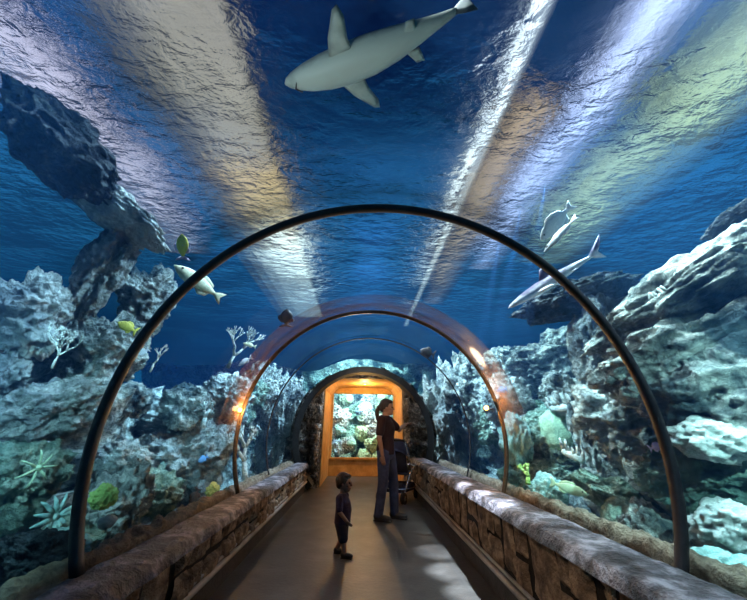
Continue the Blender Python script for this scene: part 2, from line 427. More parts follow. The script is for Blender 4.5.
rough_slab('trim_5', -1.36, -1.52, LZ-.12, LZ+.03, M['lip'], .035, 3, fr=9)
rough_slab('trim_6', 1.67, 1.84, RZ-.2, RZ-.04, M['lip'], .035, 4, fr=9)
rough_slab('trim_7', 1.43, 1.68, RZ-.16, RZ-.11, M['plinth'], .01, 6)
for nm, x0, x1 in (('baseboard_left', -1.14, -1.10), ('baseboard_right', 1.10, 1.14)):
    bm = bmesh.new(); box(bm, x0, x1, -3, YE, 0, .16); struct(link(nm, bm, M['plinth'], smooth=False))
for nm, xc in (('trim_8', -1.085), ('trim_9', 1.09)):
    bm = bmesh.new()
    tube(bm, [(xc, -3, .165), (xc, YE, .175)], .022, 8); tube(bm, [(xc*1.012, -3, .205), (xc*1.012, YE, .215)], .014, 8)
    struct(link(nm, bm, M['rail']))

# portal ring, rock around the doorway, passage
bm = bmesh.new(); n = 80
prof = [(1.535, 7.96), (1.535, 8.25), (1.385, 8.25), (1.405, 7.96)]
rings = []
for i in range(n+1):
    a = math.radians(-42)+math.radians(264)*i/n
    rings.append([bm.verts.new((.085+r*math.cos(a), y, 1.04+r*math.sin(a))) for r, y in prof])
for i in range(n):
    for k in range(4): bm.faces.new((rings[i][k], rings[i][(k+1) % 4], rings[i+1][(k+1) % 4], rings[i+1][k]))
bm.faces.new(rings[0]); bm.faces.new(rings[-1][::-1]); bmesh.ops.recalc_face_normals(bm, faces=bm.faces)
tag(link('portal_ring', bm, M['portal'], smooth=False), 'thick black ring framing the rocky end of the tunnel', 'arch')
PL, PR, PT, CH = -.86, 1.0, 2.37, .26
outl = [(PL, 0), (PL, .5), (PL, 1.0), (PL, 1.5), (PL, PT-CH), (PL+CH*.55, PT-CH*.22), (PL+CH*1.3, PT), (.07, PT), (PR-CH*1.3, PT), (PR-CH*.55, PT-CH*.22), (PR, PT-CH), (PR, 1.5), (PR, 1.0), (PR, .5), (PR, 0)]
def resample(P, n):
    P = [Vector(p) for p in P]; Ls = [0]
    for a, b in zip(P, P[1:]): Ls.append(Ls[-1]+(b-a).length)
    out = []
    for i in range(n+1):
        t = Ls[-1]*i/n; k = max(j for j in range(len(P)) if Ls[j] <= t+1e-9); k = min(k, len(P)-2)
        f = (t-Ls[k])/(Ls[k+1]-Ls[k]); out.append(P[k].lerp(P[k+1], f))
    return out
inn = resample(outl, 150)
def portal_fn(u, v):
    p = inn[round(u*150)]
    d = Vector((p.x-.085, p.y-1.04)); a = math.atan2(d.y, d.x)
    if p.y < 1.04:                                           # below the springing the rock runs straight out
        q = Vector((math.copysign(1.62, p.x-.07), p.y))
    else:
        q = Vector((.085+1.6*math.cos(a), 1.04+1.6*math.sin(a)))
    w = p.lerp(q, v)
    s = Vector((w.x*1.7, w.y*1.7, 4.2))
    k = min(1, v*6)
    bulge = .42*k*(abs(w.x-.07)/1.2)**1.2+k*(.34*noise.fractal(s*1.6, .8, 2.1, 5)+.14*(1-abs(noise.noise(s*2.4))*2))
    return (w.x, 8.62-max(-.1, min(.62, bulge)), w.y)
struct(link('wall_portal_rock', grid_mesh(150, 40, portal_fn), M['cave']))
bm = bmesh.new(); fr_ = resample(outl, 60)
ra = [[bm.verts.new((p.x, y, p.y)) for p in fr_] for y in (8.56, 10.5)]
rb = [[bm.verts.new((.07+(p.x-.07)*1.06, y, p.y*1.03)) for p in fr_] for y in (8.56, 10.5)]
for k in range(60):
    bm.faces.new((ra[0][k], ra[0][k+1], ra[1][k+1], ra[1][k]))
    bm.faces.new((rb[0][k], rb[1][k], rb[1][k+1], rb[0][k+1]))
    bm.faces.new((ra[0][k], rb[0][k], rb[0][k+1], ra[0][k+1]))
bmesh.ops.recalc_face_normals(bm, faces=bm.faces)
struct(link('wall_passage', bm, M['timber'], smooth=False))
bm = bmesh.new()
box(bm, -1.0, 1.15, 10.5, 10.62, 0, .46); box(bm, -1.0, 1.15, 10.5, 10.62, 2.2, 2.6); box(bm, -1.0, -.80, 10.5, 10.62, .46, 2.2); box(bm, .97, 1.15, 10.5, 10.62, .46, 2.2)
struct(link('wall_end', bm, M['timber'], smooth=False))
bm = bmesh.new(); box(bm, -.80, .97, 10.55, 10.58, .46, 2.2); pn = struct(link('window_6', bm, M['acrylic'], smooth=False))
bm = bmesh.new(); box(bm, -.84, 1.0, 10.42, 10.5, .42, .47); struct(link('trim_10', bm, M['timber'], smooth=False))

# ------------------------------------------------------------------ water
bm = bmesh.new(); box(bm, -9, 9, -4.5, 15, -.7, 4.6)
bmesh.ops.recalc_face_normals(bm, faces=bm.faces)
n = 48; ring0 = []; ring1 = []
for i in range(n+1):
    a = math.radians(-60)+math.radians(300)*i/n
    x, z = X0+(RT+.06)*math.cos(a), ZC+(RT+.06)*math.sin(a)
    z = max(z, -.2)
    ring0.append(bm.verts.new((x, -3.2, z))); ring1.append(bm.verts.new((x, 10.56, z)))
cav = []
for i in range(n+1):
    j = (i+1) % (n+1); cav.append(bm.faces.new((ring0[i], ring0[j], ring1[j], ring1[i])))
cav.append(bm.faces.new(ring0)); cav.append(bm.faces.new(ring1[::-1]))
bmesh.ops.recalc_face_normals(bm, faces=cav); bmesh.ops.reverse_faces(bm, faces=cav)
wv = link('sea_water', bm, M['water'], smooth=False); wv['kind'] = 'structure'
bm = bmesh.new()
vs_ = [bm.verts.new(p) for p in ((-12, -6, 4.62), (12, -6, 4.62), (12, 22, 4.62), (-12, 22, 4.62))]; bm.faces.new(vs_)
ws = struct(link('water_surface', bm, M['surface'], smooth=False))

# glowing boxes added above the water to draw streaks of light along the tunnel
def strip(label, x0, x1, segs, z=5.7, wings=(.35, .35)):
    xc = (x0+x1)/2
    root = empty('light_streak', (xc, 0, z)); tag(root, label, 'light streak', 'light streaks over the tank')
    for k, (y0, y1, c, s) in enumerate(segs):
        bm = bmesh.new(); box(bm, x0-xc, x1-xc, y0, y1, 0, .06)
        link('panel', bm, emit('streak_glow', c, s, .22, 1.3, (1, .6, 1)), root, smooth=False)
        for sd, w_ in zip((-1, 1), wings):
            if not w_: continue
            for q in range(3):                              # dimmer slices fade out the edge of the streak
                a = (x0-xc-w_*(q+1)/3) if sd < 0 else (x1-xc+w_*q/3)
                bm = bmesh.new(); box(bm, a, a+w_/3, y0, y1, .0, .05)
                link('streak_edge', bm, emit('streak_edge_glow', c, s*(.62, .34, .14)[q], .3, 1.3, (1, .6, 1)), root, smooth=False)
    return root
strip('broad grey-beige light streak above the water left of the centre', -2.75, -1.75, [(1.2, 5.2, (.78, .60, .46), .62), (5.2, 8.2, (1.0, .60, .28), 1.0), (8.2, 14, (1, .9, .78), 2.4)], wings=(.8, .1))
strip('lilac-white light streak above the water, outermost on the left', -5.15, -4.55, [(1.2, 8.5, (.95, .68, .76), 1.15)], wings=(.4, .3))
strip('narrow white light streak right of the dark middle water', 1.92, 2.03, [(1.2, 5.0, (.97, .95, .98), 2.0), (5.0, 15, (1, .92, .85), 2.4)], wings=(.05, .07))
strip('tan light streak beside the narrow white one on the right', 2.35, 2.75, [(3.6, 12, (.9, .55, .33), .75)], wings=(.2, .3))
strip('blue-white light streak between the tan and the green ones', 3.3, 3.55, [(1.2, 9, (.72, .70, 1.0), 1.7)], wings=(.3, .4))
strip('wide pale green light streak, outermost on the right', 4.9, 5.5, [(1.2, 8.5, (.78, .80, .40), 1.15)], wings=(.7, .5))
# ------------------------------------------------------------------ reef ground
def sm(a, b, x):
    t = max(0, min(1, (x-a)/(b-a))); return t*t*(3-2*t)
def reef_sheet(name, prof, side, hfac, y0, y1, ny, nv, seed, m):
    P = resample2(prof, nv)
    def fn(u, v):
        y = y0+(y1-y0)*u; x, z = P[round(v*nv)]
        h = hfac(y); z2 = z*h if z > .5 else z
        p = Vector((x*side, y, z2)); s = Vector((x*.8+seed, y*.8, z2*.9))
        k = .25+.75*sm(0, .25, v)
        d = k*(.55*noise.fractal(s*1.1, .85, 2.1, 6)+.16*(1-abs(noise.noise(s*2.6))*2.2)+.10*(1-abs(noise.noise(s*5.5))*2.2))
        c = noise.voronoi(s*2.3)[0]; d += k*.16*min(.6, (c[1]-c[0]))
        return (p.x-side*d*.9, p.y+.25*noise.noise(s*1.3), p.z+d*.55)
    return struct(link(name, grid_mesh(ny, nv, fn), m))
def resample2(P, n): return [(p.x, p.y) for p in resample(P, n)]
reef_sheet('wall_reef_left', [(1.55, .42), (2.0, .2), (2.5, .25), (2.9, .8), (3.15, 1.6), (3.4, 2.5), (3.7, 3.0), (4.6, 3.2), (6.5, 2.6)], -1,
           lambda y: .62-.14*sm(4.3, 5.4, y)-.08*sm(7, 9, y), -2.5, 14, 420, 150, 3.1, M['reef'])
reef_sheet('wall_reef_right', [(1.85, .40), (2.1, .1), (2.7, -.1), (3.15, .3), (3.35, 1.1), (3.5, 1.9), (3.7, 2.4), (4.6, 2.6), (6.5, 2.2)], 1,
           lambda y: 1-.5*sm(4.6, 5.6, y), -2.5, 14, 420, 150, 9.4, M['reef'])
bm = grid_mesh(40, 60, lambda u, v: (-9+18*u, -4+18.9*v, -.45+.1*noise.noise(Vector((u*9, v*12, 2))))); struct(link('ground_sand', bm, M['sand']))

# ------------------------------------------------------------------ reef rocks
RM = {}
def rmesh(kind):
    if kind not in RM:
        s, amp, fq, rd = {'lump': (11, .30, 1.0, .07), 'crag': (23, .48, 1.3, .13), 'crag2': (37, .45, 1.5, .14), 'slab': (41, .34, 1.2, .10), 'round': (53, .14, 1.0, .04), 'knob': (67, .3, 2.0, .16)}[kind]
        RM[kind] = rock_mesh(s, 6 if kind in ('crag', 'crag2', 'slab') else 5, amp, fq, rd)
        RM[kind].materials.append(M['reef'])
    return RM[kind]
def rock(name, kind, m, label, px, py, dist, w, h, depth=None, rot=(0, 0, 0), group=None, cat='rock', roll=0):
    """rock centred on a sight line, w x h metres wide and high, turned about the vertical"""
    o = bpy.data.objects.new(name, rmesh(kind)); COL.objects.link(o)
    p = at(px, py, dist); o.location = p
    az = math.atan2(-(p.x), p.y)
    o.rotation_euler = (rot[0], rot[1]+roll, rot[2]+az)
    o.scale = (w/2, (depth or (w+h)/2)/2, h/2)
    o.material_slots[0].link = 'OBJECT'; o.material_slots[0].material = M[m]
    return tag(o, label, cat, group)
PXD = lambda px, py, d: pxm(at(px, py, d))
def rk(kind, m, label, px, py, wpx, hpx, dist, roll=0, rz=0, name='reef_rock', dep=None, group=None):
    k = PXD(px, py, dist)
    return rock(name, kind, m, label, px, py, dist, wpx*k, hpx*k, dep, (0, 0, rz), group, roll=math.radians(roll))
# left bank
rk('slab', 'reef_pale', 'long pale crusted rock shelf sloping down to the right, high on the left', 116, 212, 92, 30, 4.7, 28)
rk('crag', 'reef_pale', 'upright pale rock pillar under the sloping shelf on the left', 104, 270, 34, 84, 4.8, 8)
rk('crag2', 'reef_pale', 'blocky pale rock near the left edge at mid height', 25, 315, 56, 66, 4.3, -12)
rk('slab', 'reef_dark', 'big dark rock overhang under the lilac light streak', 62, 150, 100, 58, 4.6, 36)
rk('crag', 'reef_pale', 'broad pale rock ledge at the left edge above the star-shaped coral', 52, 408, 70, 48, 4.0, -22)
rk('crag2', 'reef', 'jagged rock stack low behind the left foot of the near hoop', 100, 355, 60, 70, 5.2, 10)
rk('crag', 'reef_pale', 'large pale boulder left of the far hoop, beside the coping', 180, 462, 84, 66, 5.8, -15)
rk('crag2', 'reef_pale', 'flat-topped pale rock above the large boulder left of the far hoop', 172, 424, 74, 22, 6.2, 5)
rk('crag', 'reef_pale', 'lumpy pale rock just right of the left foot of the near hoop', 122, 462, 44, 34, 4.6, 12)
rk('crag2', 'reef', 'shaggy rock cluster beside the far hoop, left side', 214, 425, 48, 42, 7.0, -10)
rk('knob', 'reef', 'small pale knobbly rock below the yellow fish on the left', 132, 400, 30, 28, 5.2)
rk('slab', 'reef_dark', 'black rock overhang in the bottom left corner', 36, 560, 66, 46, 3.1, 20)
rk('knob', 'reef_green', 'encrusted green rock at the foot of the star-shaped coral', 62, 548, 60, 40, 3.6)
rk('crag', 'reef_green', 'dark green slope rock left of the star-shaped coral', 14, 480, 70, 70, 3.9)
rk('crag2', 'reef', 'pale speckled rock against the left coping, right of the near hoop foot', 118, 505, 46, 60, 3.9)
rk('crag', 'reef_green', 'green rock hollow between the near hoop and the large boulder, left', 150, 500, 46, 50, 4.8)
rk('knob', 'reef_pale', 'small pale rock cut by the left photo edge above the ledge', 8, 372, 28, 36, 4.1)
rk('crag2', 'reef', 'dim rock face between the pillar and the near hoop, left', 146, 300, 40, 54, 5.6)
# right bank
rk('slab', 'reef', 'long light-crusted ridge rock falling toward the tunnel, top right', 700, 292, 180, 58, 4.1, -25)
rk('crag', 'reef', 'overhanging rock shoulder below the ridge on the right', 694, 350, 150, 66, 4.0, -18)
rk('crag2', 'reef', 'rugged rock face right of the near hoop at mid height', 712, 390, 120, 90, 3.9, -10)
rk('crag', 'reef_pale', 'pale crumbly rock column inside the near hoop, right side', 606, 345, 50, 110, 5.2, 10)
rk('crag2', 'reef_pale', 'pale crusted rock left of the near hoop, level with the white starfish', 634, 415, 84, 76, 4.8, -15)
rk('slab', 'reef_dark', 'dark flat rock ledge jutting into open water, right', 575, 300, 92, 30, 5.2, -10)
rk('slab', 'reef_dark', 'dark smooth rock tip at the right photo edge above the ridge', 738, 218, 50, 18, 4.3, -24)
rk('crag', 'reef_green', 'mossy rock bank right of the near hoop near the bottom', 705, 475, 90, 60, 3.8, -8)
rk('round', 'reef_green', 'smooth rounded green boulder near the right coping', 623, 520, 34, 38, 4.0, -20)
rk('knob', 'reef', 'pitted small rock beside the smooth rounded boulder, right', 650, 535, 40, 46, 3.8)
rk('crag2', 'reef_green', 'long low rock behind the smooth rounded boulder, right', 608, 492, 54, 24, 4.6, 20)
rk('round', 'reef_dark', 'small black rock on the gritty brown lip inside the near hoop foot, right', 652, 556, 18, 14, 3.2)
rk('crag', 'reef', 'distant blue-grey rock mound behind the far hoop, right', 520, 372, 70, 44, 8.2, 5)
rk('crag2', 'reef', 'distant wavy rock ridge left of the pale column, right side', 552, 360, 70, 40, 7.6, -12)
rk('slab', 'reef_green', 'upper ledge of the layered rock steps, right', 540, 410, 44, 18, 6.9, 0)
rk('slab', 'reef_green', 'middle ledge of the layered rock steps, right', 540, 428, 50, 18, 6.7, 4)
rk('slab', 'reef_green', 'lower ledge of the layered rock steps, right', 540, 447, 54, 18, 6.5, -3)
rk('crag', 'reef_green', 'teal rock heap at the foot of the layered steps, right', 536, 475, 56, 30, 5.8)
rk('crag2', 'reef', 'rock pillar with dark side right of the green sponge', 590, 430, 30, 84, 5.4)
struct(link('wall_reef_back', grid_mesh(160, 50, lambda u, v: (-8.9+17.8*u, 14.2-.9*noise.fractal(Vector((u*9, v*3, 5)), .8, 2.1, 6)+1.4*(u-.5)**2, -.5+(4.2+.7*noise.noise(Vector((u*7, 1, 1))))*v)), M['reef']))
rk('crag', 'reef_pale', 'large pale rock beside the portal ring, left', 281, 425, 34, 90, 9.3, 6)
rk('crag2', 'reef_pale', 'large pale rock beside the portal ring, right', 446, 425, 34, 90, 9.3, -6)
rk('crag', 'reef', 'rock shoulder left of the far tunnel, behind the second hoop', 255, 395, 36, 60, 8.4, 20)
rk('crag2', 'reef', 'rock shoulder right of the far tunnel, behind the second hoop', 468, 395, 36, 60, 8.4, -20)
# slopes beside the far part of the tunnel
rnd = random.Random(12)
for k in range(11):
    y = 5.0+k*.42; x = -1.9-rnd.random()*.5; z = .45+rnd.random()*1.5
    o = bpy.data.objects.new('reef_rock', rmesh(rnd.choice(['crag', 'crag2', 'knob']))); COL.objects.link(o)
    s = rnd.uniform(.22, .42); o.location = (x-.25, y, z); o.scale = (s, s, s*rnd.uniform(.7, 1.2)); o.rotation_euler = (rnd.random()*6, rnd.random()*6, rnd.random()*6)
    o.material_slots[0].link = 'OBJECT'; o.material_slots[0].material = M[rnd.choice(['reef_pale', 'reef', 'reef_green'])]
    tag(o, 'crusted rock packed against the far tunnel wall past the second hoop, left', 'rock', 'rocks along the far left tunnel wall')
for k in range(11):
    y = 4.9+k*.42; x = 2.2+rnd.random()*.5; z = .35+rnd.random()*1.5
    o = bpy.data.objects.new('reef_rock', rmesh(rnd.choice(['crag', 'crag2', 'knob']))); COL.objects.link(o)
    s = rnd.uniform(.22, .42); o.location = (x+.25, y, z); o.scale = (s, s, s*rnd.uniform(.7, 1.2)); o.rotation_euler = (rnd.random()*6, rnd.random()*6, rnd.random()*6)
    o.material_slots[0].link = 'OBJECT'; o.material_slots[0].material = M[rnd.choice(['reef_pale', 'reef', 'reef_green'])]
    tag(o, 'crusted rock packed against the far tunnel wall past the second hoop, right', 'rock', 'rocks along the far right tunnel wall')
# the tank behind the end window
for k in range(46):
    o = bpy.data.objects.new('coral_boulder', rmesh(rnd.choice(['crag2', 'knob', 'round', 'lump']))); COL.objects.link(o)
    row = k % 6; s = rnd.uniform(.13, .26)
    o.location = (-1.0+2.3*rnd.random(), 11.05+.22*row+rnd.random()*.1, .35+row*.36+rnd.uniform(-.1, .1)); o.scale = (s, s, s*rnd.uniform(.7, 1.2))
    o.rotation_euler = (rnd.random()*6, rnd.random()*6, rnd.random()*6)
    o.material_slots[0].link = 'OBJECT'; o.material_slots[0].material = M[rnd.choice(['reef_pale', 'c_pale', 'c_green', 'c_teal', 'reef_green', 'c_blue'])]
    tag(o, 'pale green or blue coral head behind the window at the tunnel end', 'coral', 'coral heads behind the end window')
struct(link('wall_reef_end', grid_mesh(60, 60, lambda u, v: (-1.9+3.9*u, 11.5+1.2*v+.3*noise.fractal(Vector((u*5, v*5, 1)), .8, 2, 4), -.1+(2.3+.9*noise.noise(Vector((u*4, 3, 1))))*v)), M['reef_green']))

# ------------------------------------------------------------------ lights and world
w = bpy.data.worlds.new('world'); SC.world = w; w.use_nodes = True
t = w.node_tree; t.nodes.clear(); L = t.links.new
wo = N(t, 'ShaderNodeOutputWorld'); bg = N(t, 'ShaderNodeBackground', i_Strength=1.0)
tc = N(t, 'ShaderNodeTexCoord'); sx = N(t, 'ShaderNodeSeparateXYZ'); L(tc.outputs['Generated'], sx.inputs[0])
r = ramp(t, [(0.0, (.015, .09, .11)), (.3, (.03, .18, .34)), (.5, (.02, .13, .30)), (.68, (.003, .02, .07)), (.85, (.0006, .004, .03)), (1, (.0003, .001, .01))], sx.outputs['Z'])
L(r.outputs[0], bg.inputs['Color']); L(bg.outputs[0], wo.inputs['Surface'])
def spot(name, loc, target, energy, col, size=110, blend=.6, soft=0.0):
    l = bpy.data.lights.new(name, 'SPOT'); l.energy = energy; l.color = col; l.spot_size = math.radians(size); l.spot_blend = blend; l.shadow_soft_size = soft
    o = bpy.data.objects.new(name, l); COL.objects.link(o); o.location = loc
    o.rotation_euler = (Vector(target)-Vector(loc)).to_track_quat('-Z', 'Y').to_euler(); return o
def point(name, loc, energy, col, soft=.03):
    l = bpy.data.lights.new(name, 'POINT'); l.energy = energy; l.color = col; l.shadow_soft_size = soft
    o = bpy.data.objects.new(name, l); COL.objects.link(o); o.location = loc; return o
COOL = (.72, .86, 1.0)
for y in (1.0, 3.6, 6.2, 8.8):  # unseen spots added to light reef faces from across the tunnel
    spot('unseen_tank_spot', (1.6, y, 6.3), (-3.7, y+.5, 1.9), 11000, COOL, 36, .6)
    spot('unseen_tank_spot', (-1.5, y, 6.3), (3.9, y+.5, 1.9), 20000, (.95, .98, .92), 36, .6)
for y in (.8, 3.2, 5.6, 8.0):  # unseen spots added to brighten the tunnel side of the reef
    spot('unseen_tank_spot', (-.9, y, 6.0), (-3.6, y+.5, 1.9), 8000, COOL, 50, .5)
    spot('unseen_tank_spot', (1.2, y, 6.0), (3.9, y+.5, 1.9), 8000, (.93, .98, .95), 50, .5)
for y in (.6, 3.0, 5.4, 7.8):
    spot('unseen_tank_spot', (-2.35, y, 5.9), (-3.65, y+.7, 1.0), 9500, COOL, 44, .5)
    spot('unseen_tank_spot', (2.55, y, 5.9), (3.3, y+.7, 1.0), 9500, (.93, .98, .95), 66, .55)
spot('unseen_tank_spot', (.1, 10.85, 2.55), (.1, 12.0, .9), 330, (.85, 1, .95), 140)
point('passage_lamp_light', (.1, 9.5, 2.16), 52, (1, .55, .16), 0)
point('hoop_lamp_light', tuple(aty(238, 412, 4.1)+Vector((.1, 0, 0))), 24, (1, .5, .15), 0)
point('hoop_lamp_light', tuple(aty(489, 410, 4.1)+Vector((-.1, 0, 0))), 24, (1, .5, .15), 0)
for (px, py) in ((440, 552), (455, 572), (478, 594)):
    p = atz(px, py, 0); spot('ripple_light', (p.x+.9, p.y-.5, 3.6), p, 3600, (.95, .93, 1), 9, .9)

# cycles
SC.cycles.use_denoising = True
SC.cycles.max_bounces = 16; SC.cycles.diffuse_bounces = 2; SC.cycles.glossy_bounces = 3; SC.cycles.transmission_bounces = 4
SC.cycles.transparent_max_bounces = 24; SC.cycles.volume_bounces = 0
SC.cycles.caustics_reflective = False; SC.cycles.caustics_refractive = False
SC.cycles.sample_clamp_indirect = 4

point('portal_fill', (.1, 7.35, 2.3), 22, (1, .95, .85), 0)  # unseen point light added to brighten the portal rock
spot('unseen_wall_spot', (-.5, .3, 2.4), (1.12, 2.9, .4), 90, (1, .74, .5), 46, .9, .04)  # unseen spots added to light the stone walls warmly
spot('unseen_wall_spot', (.7, 3.0, 2.4), (-1.1, 5.6, .4), 50, (1, .68, .4), 40, .9, .04)
spot('unseen_wall_spot', (-.5, 4.6, 2.4), (1.12, 6.6, .4), 40, (1, .72, .46), 40, .9, .04)

spot('unseen_tank_spot', (0, 11.0, 6.0), (.2, 14.0, 2.6), 26000, (.8, 1, .92), 70, .5)  # unseen spot added to light the back reef

TEAL = (.58, .95, .98)
for y in (1.1, 2.5, 3.9, 5.3, 6.9):  # unseen spots added as teal fill on the tank bed
    spot('bed_fill', (-2.0, y, 5.9), (-2.45, y+.5, 0), 9000, TEAL, 25, .5)
    spot('bed_fill', (2.35, y, 5.9), (2.75, y+.5, 0), 7000, TEAL, 27, .5)
for y in (5.0, 6.6, 8.2):  # unseen spots added to brighten rocks beside the far tunnel
    spot('unseen_tank_spot', (1.2, y, 6.0), (-2.2, y+.4, 1.1), 15000, COOL, 30, .5)
    spot('unseen_tank_spot', (-.9, y, 6.0), (2.5, y+.4, 1.1), 15000, COOL, 30, .5)

spot('reef_fill', (-1.95, .9, 2.0), (-3.0, 4.2, .5), 250, (.55, .92, 1), 60, .7)  # unseen low spots added as fill for the near reef
spot('reef_fill', (2.3, .8, 2.0), (3.2, 4.0, .4), 330, (.6, 1, .95), 60, .7)

spot('belly_fill', (-1.8, 1.15, 1.5), (-.28, 1.7, 3.5), 120, (1, .98, .9), 40, .9)  # unseen spot added to light the shark's belly
# ------------------------------------------------------------------ fish and corals
def orient(o, p, heading, upv=(0, 0, 1), scale=1.0):
    x = Vector(heading).normalized(); y = Vector(upv).cross(x).normalized(); z = x.cross(y)
    o.matrix_world = Matrix.Translation(p) @ Matrix((x, y, z)).transposed().to_4x4() @ Matrix.Scale(scale, 4)
def eyes(root, x, y, z, r):
    for s in (1, -1):
        bm = bmesh.new(); ball(bm, (x, s*y, z), r, 2); link('eye', bm, M['eye'], root)
def fish(label, m, p, heading, L_, deep=.34, wide=.13, tail='fork', upv=(0, 0, 1), group=None, finm=None, tk=.62):
    root = empty('reef_fish'); tag(root, label, 'fish', group)
    prof = [(.5, .06), (.47, .2), (.40, .52), (.28, .85), (.12, 1), (-.05, .92), (-.18, .66), (-.28, .34), (-.34, .22), (-.36, .2)]
    bm = bmesh.new(); loft(bm, [(x, .0, wide/2*k**.9, deep/2*k) for x, k in prof], 16); link('body', bm, m, root)
    fm = finm or m
    bm = bmesh.new(); h = deep*tk
    plate(bm, [(-.33, .03), (-.42, h*.7), (-.52, h), (-.46 if tail == 'fork' else -.54, 0), (-.52, -h), (-.42, -h*.7), (-.33, -.03)], .022); link('tail_fin', bm, fm, root)
    bm = bmesh.new(); plate(bm, [(.2, deep*.42), (.1, deep*.68), (-.08, deep*.66), (-.24, deep*.42), (-.26, deep*.2)], .02); link('dorsal_fin', bm, fm, root)
    bm = bmesh.new(); plate(bm, [(.0, -deep*.44), (-.1, -deep*.66), (-.22, -deep*.5), (-.26, -deep*.2)], .02); link('anal_fin', bm, fm, root)
    for s in (1, -1):
        bm = bmesh.new(); plate(bm, [(.2, 0), (.12, .05), (.02, .04), (.04, -.05), (.16, -.05)], .012)
        f = link('pectoral_fin', bm, fm, root); f.location = (0, s*(wide/2+.005), -.02); f.rotation_euler = (s*.5, 0, -s*.35)
    eyes(root, .36, wide*.27, .04*deep/.34, .022)
    orient(root, p, heading, upv, L_); return root
def fish_px(label, m, a, b, dist, dist2=None, **kw):
    """fish with its nose on one sight line and its tail on another"""
    pa = at(*a, dist); pb = at(*b, dist2 or dist); return fish(label, m, (pa+pb)/2, pa-pb, (pa-pb).length, **kw)
def shark(label, m, pa, pb, fat=1.0, upv=(0, 0, 1), pec=.22, name='shark', rise=.15, bend=0.0):
    root = empty(name); tag(root, label, 'shark')
    S = [(.5, 0, .006, .005), (.48, .0, .028, .016), (.44, 0, .048, .030), (.36, .0, .070, .052), (.26, 0, .086, .066), (.13, 0, .093, .076), (0, 0, .088, .076), (-.13, 0, .070, .066), (-.25, 0, .046, .048), (-.35, 0, .026, .03), (-.41, 0, .016, .02), (-.43, 0, .012, .016)]
    bm = bmesh.new(); loft(bm, [(x, z, ry*fat, rz*fat) for x, z, ry, rz in S], 24)
    for v in bm.verts: v.co.y += bend*(v.co.x-.1)**2
    link('body', bm, m, root)
    bm = bmesh.new(); plate(bm, [(-.39, .01), (-.46, .06), (-.58, rise), (-.545, rise*.45), (-.49, .01), (-.52, -.075), (-.46, -.045), (-.41, -.01)], .016)
    for v in bm.verts: v.co.y += bend*(v.co.x-.1)**2
    link('tail_fin', bm, M['shark_tail'] if fat > 1 else m, root)
    bm = bmesh.new(); plate(bm, [(.1, .06*fat), (.03, .15), (-.04, .17), (-.03, .1), (-.06, .055*fat)], .02); link('dorsal_fin', bm, m, root)
    for s in (1, -1):
        bm = bmesh.new(); plate(bm, [(.21, s*.05*fat), (.16, s*(.07*fat+pec*.45)), (.085, s*(.07*fat+pec*.95)), (.055, s*(.07*fat+pec)), (.045, s*(.07*fat+pec*.75)), (.07, s*(.07*fat+pec*.3)), (.07, s*.05*fat)], .022, 'xy')
        f = link('pectoral_fin', bm, m, root); f.location.z = -.028*fat
        bm = bmesh.new(); plate(bm, [(-.17, s*.03), (-.21, s*.10), (-.25, s*.10), (-.24, s*.03)], .012, 'xy'); f = link('pelvic_fin', bm, m, root); f.location.z = -.03*fat
    bm = bmesh.new(); tube(bm, [(.42, -.03*fat, -.031*fat), (.445, 0, -.033*fat), (.42, .03*fat, -.031*fat)], .004, 6); link('mouth', bm, M['f_dark'], root)
    for s in (1, -1):
        bm = bmesh.new(); ball(bm, (.42, s*.047*fat, .01), .008, 2); link('eye', bm, M['eye'], root)
    L_ = (pa-pb).length/1.06
    c = pa.lerp(pb, .5/1.06); orient(root, c, pa-pb, upv, L_); return root
shark('large grey shark with a pale belly gliding overhead', M['shark'], atz(288, 88, 3.55), atz(487, 9, 3.55), fat=1.04, pec=.2, bend=.15)
shark('slim dark shark with a pale underside swimming behind the near hoop, right', M['slim_shark'], at(507, 308, 4.1), at(600, 250, 4.5), fat=.75, pec=.16, name='slim_shark', upv=(-.55, -.25, 1), bend=.25)
fish_px('broad white fish tilted upward above the near hoop, right', M['f_white'], (541, 240), (572, 204), 4.2, deep=.42, wide=.12, upv=(-.3, -.8, .6), tk=.36)
fish_px('thin curved white fish below the broad white one, right', M['f_white'], (544, 252), (577, 216), 4.0, deep=.17, wide=.12, tk=.5)
fish_px('cream fish with a slender body just outside the near hoop, upper left', M['f_cream'], (174, 265), (222, 299), 4.0, deep=.3, tk=.42)
fish_px('stubby yellow and pink fish above the slender cream one, left', M['f_yellow'], (182, 234), (183, 260), 4.2, deep=.5, finm=M['f_pink'], upv=(-1, 0, .2))
fish_px('bright yellow fish touching the near hoop, left', M['f_yellow'], (118, 322), (137, 332), 3.8, deep=.5)
fish_px('small white fish left of the near hoop below the yellow fish', M['f_white'], (137, 355), (149, 349), 3.9, deep=.5)
fish_px('dark brown fish in front of the orange band, upper left of the far hoop', M['f_dark'], (287, 309), (286, 327), 5.2, deep=.7, upv=(-1, 0, .1), wide=.3)
fish_px('dark fish above the far hoop on the right', M['f_dark'], (420, 350), (435, 355), 6.6, deep=.55, wide=.25)
fish_px('black fish above the left coping near the far hoop', M['f_dark'], (190, 506), (199, 488), 4.6, deep=.5)
fish_px('pale green leaf-shaped fish low behind the near hoop, right', M['f_green'], (588, 495), (550, 482), 4.4, deep=.3, wide=.1)
fish_px('pink fish beside the near hoop, lower right', M['f_pink'], (665, 445), (649, 449), 3.6, deep=.5)
fish_px('small white fish right of the pink one, outside the near hoop', M['f_white'], (699, 464), (682, 467), 3.5, deep=.3)
fish_px('blue fish just right of the glowing hoop lamp', M['f_blue'], (497, 391), (507, 389), 5.8, deep=.55)
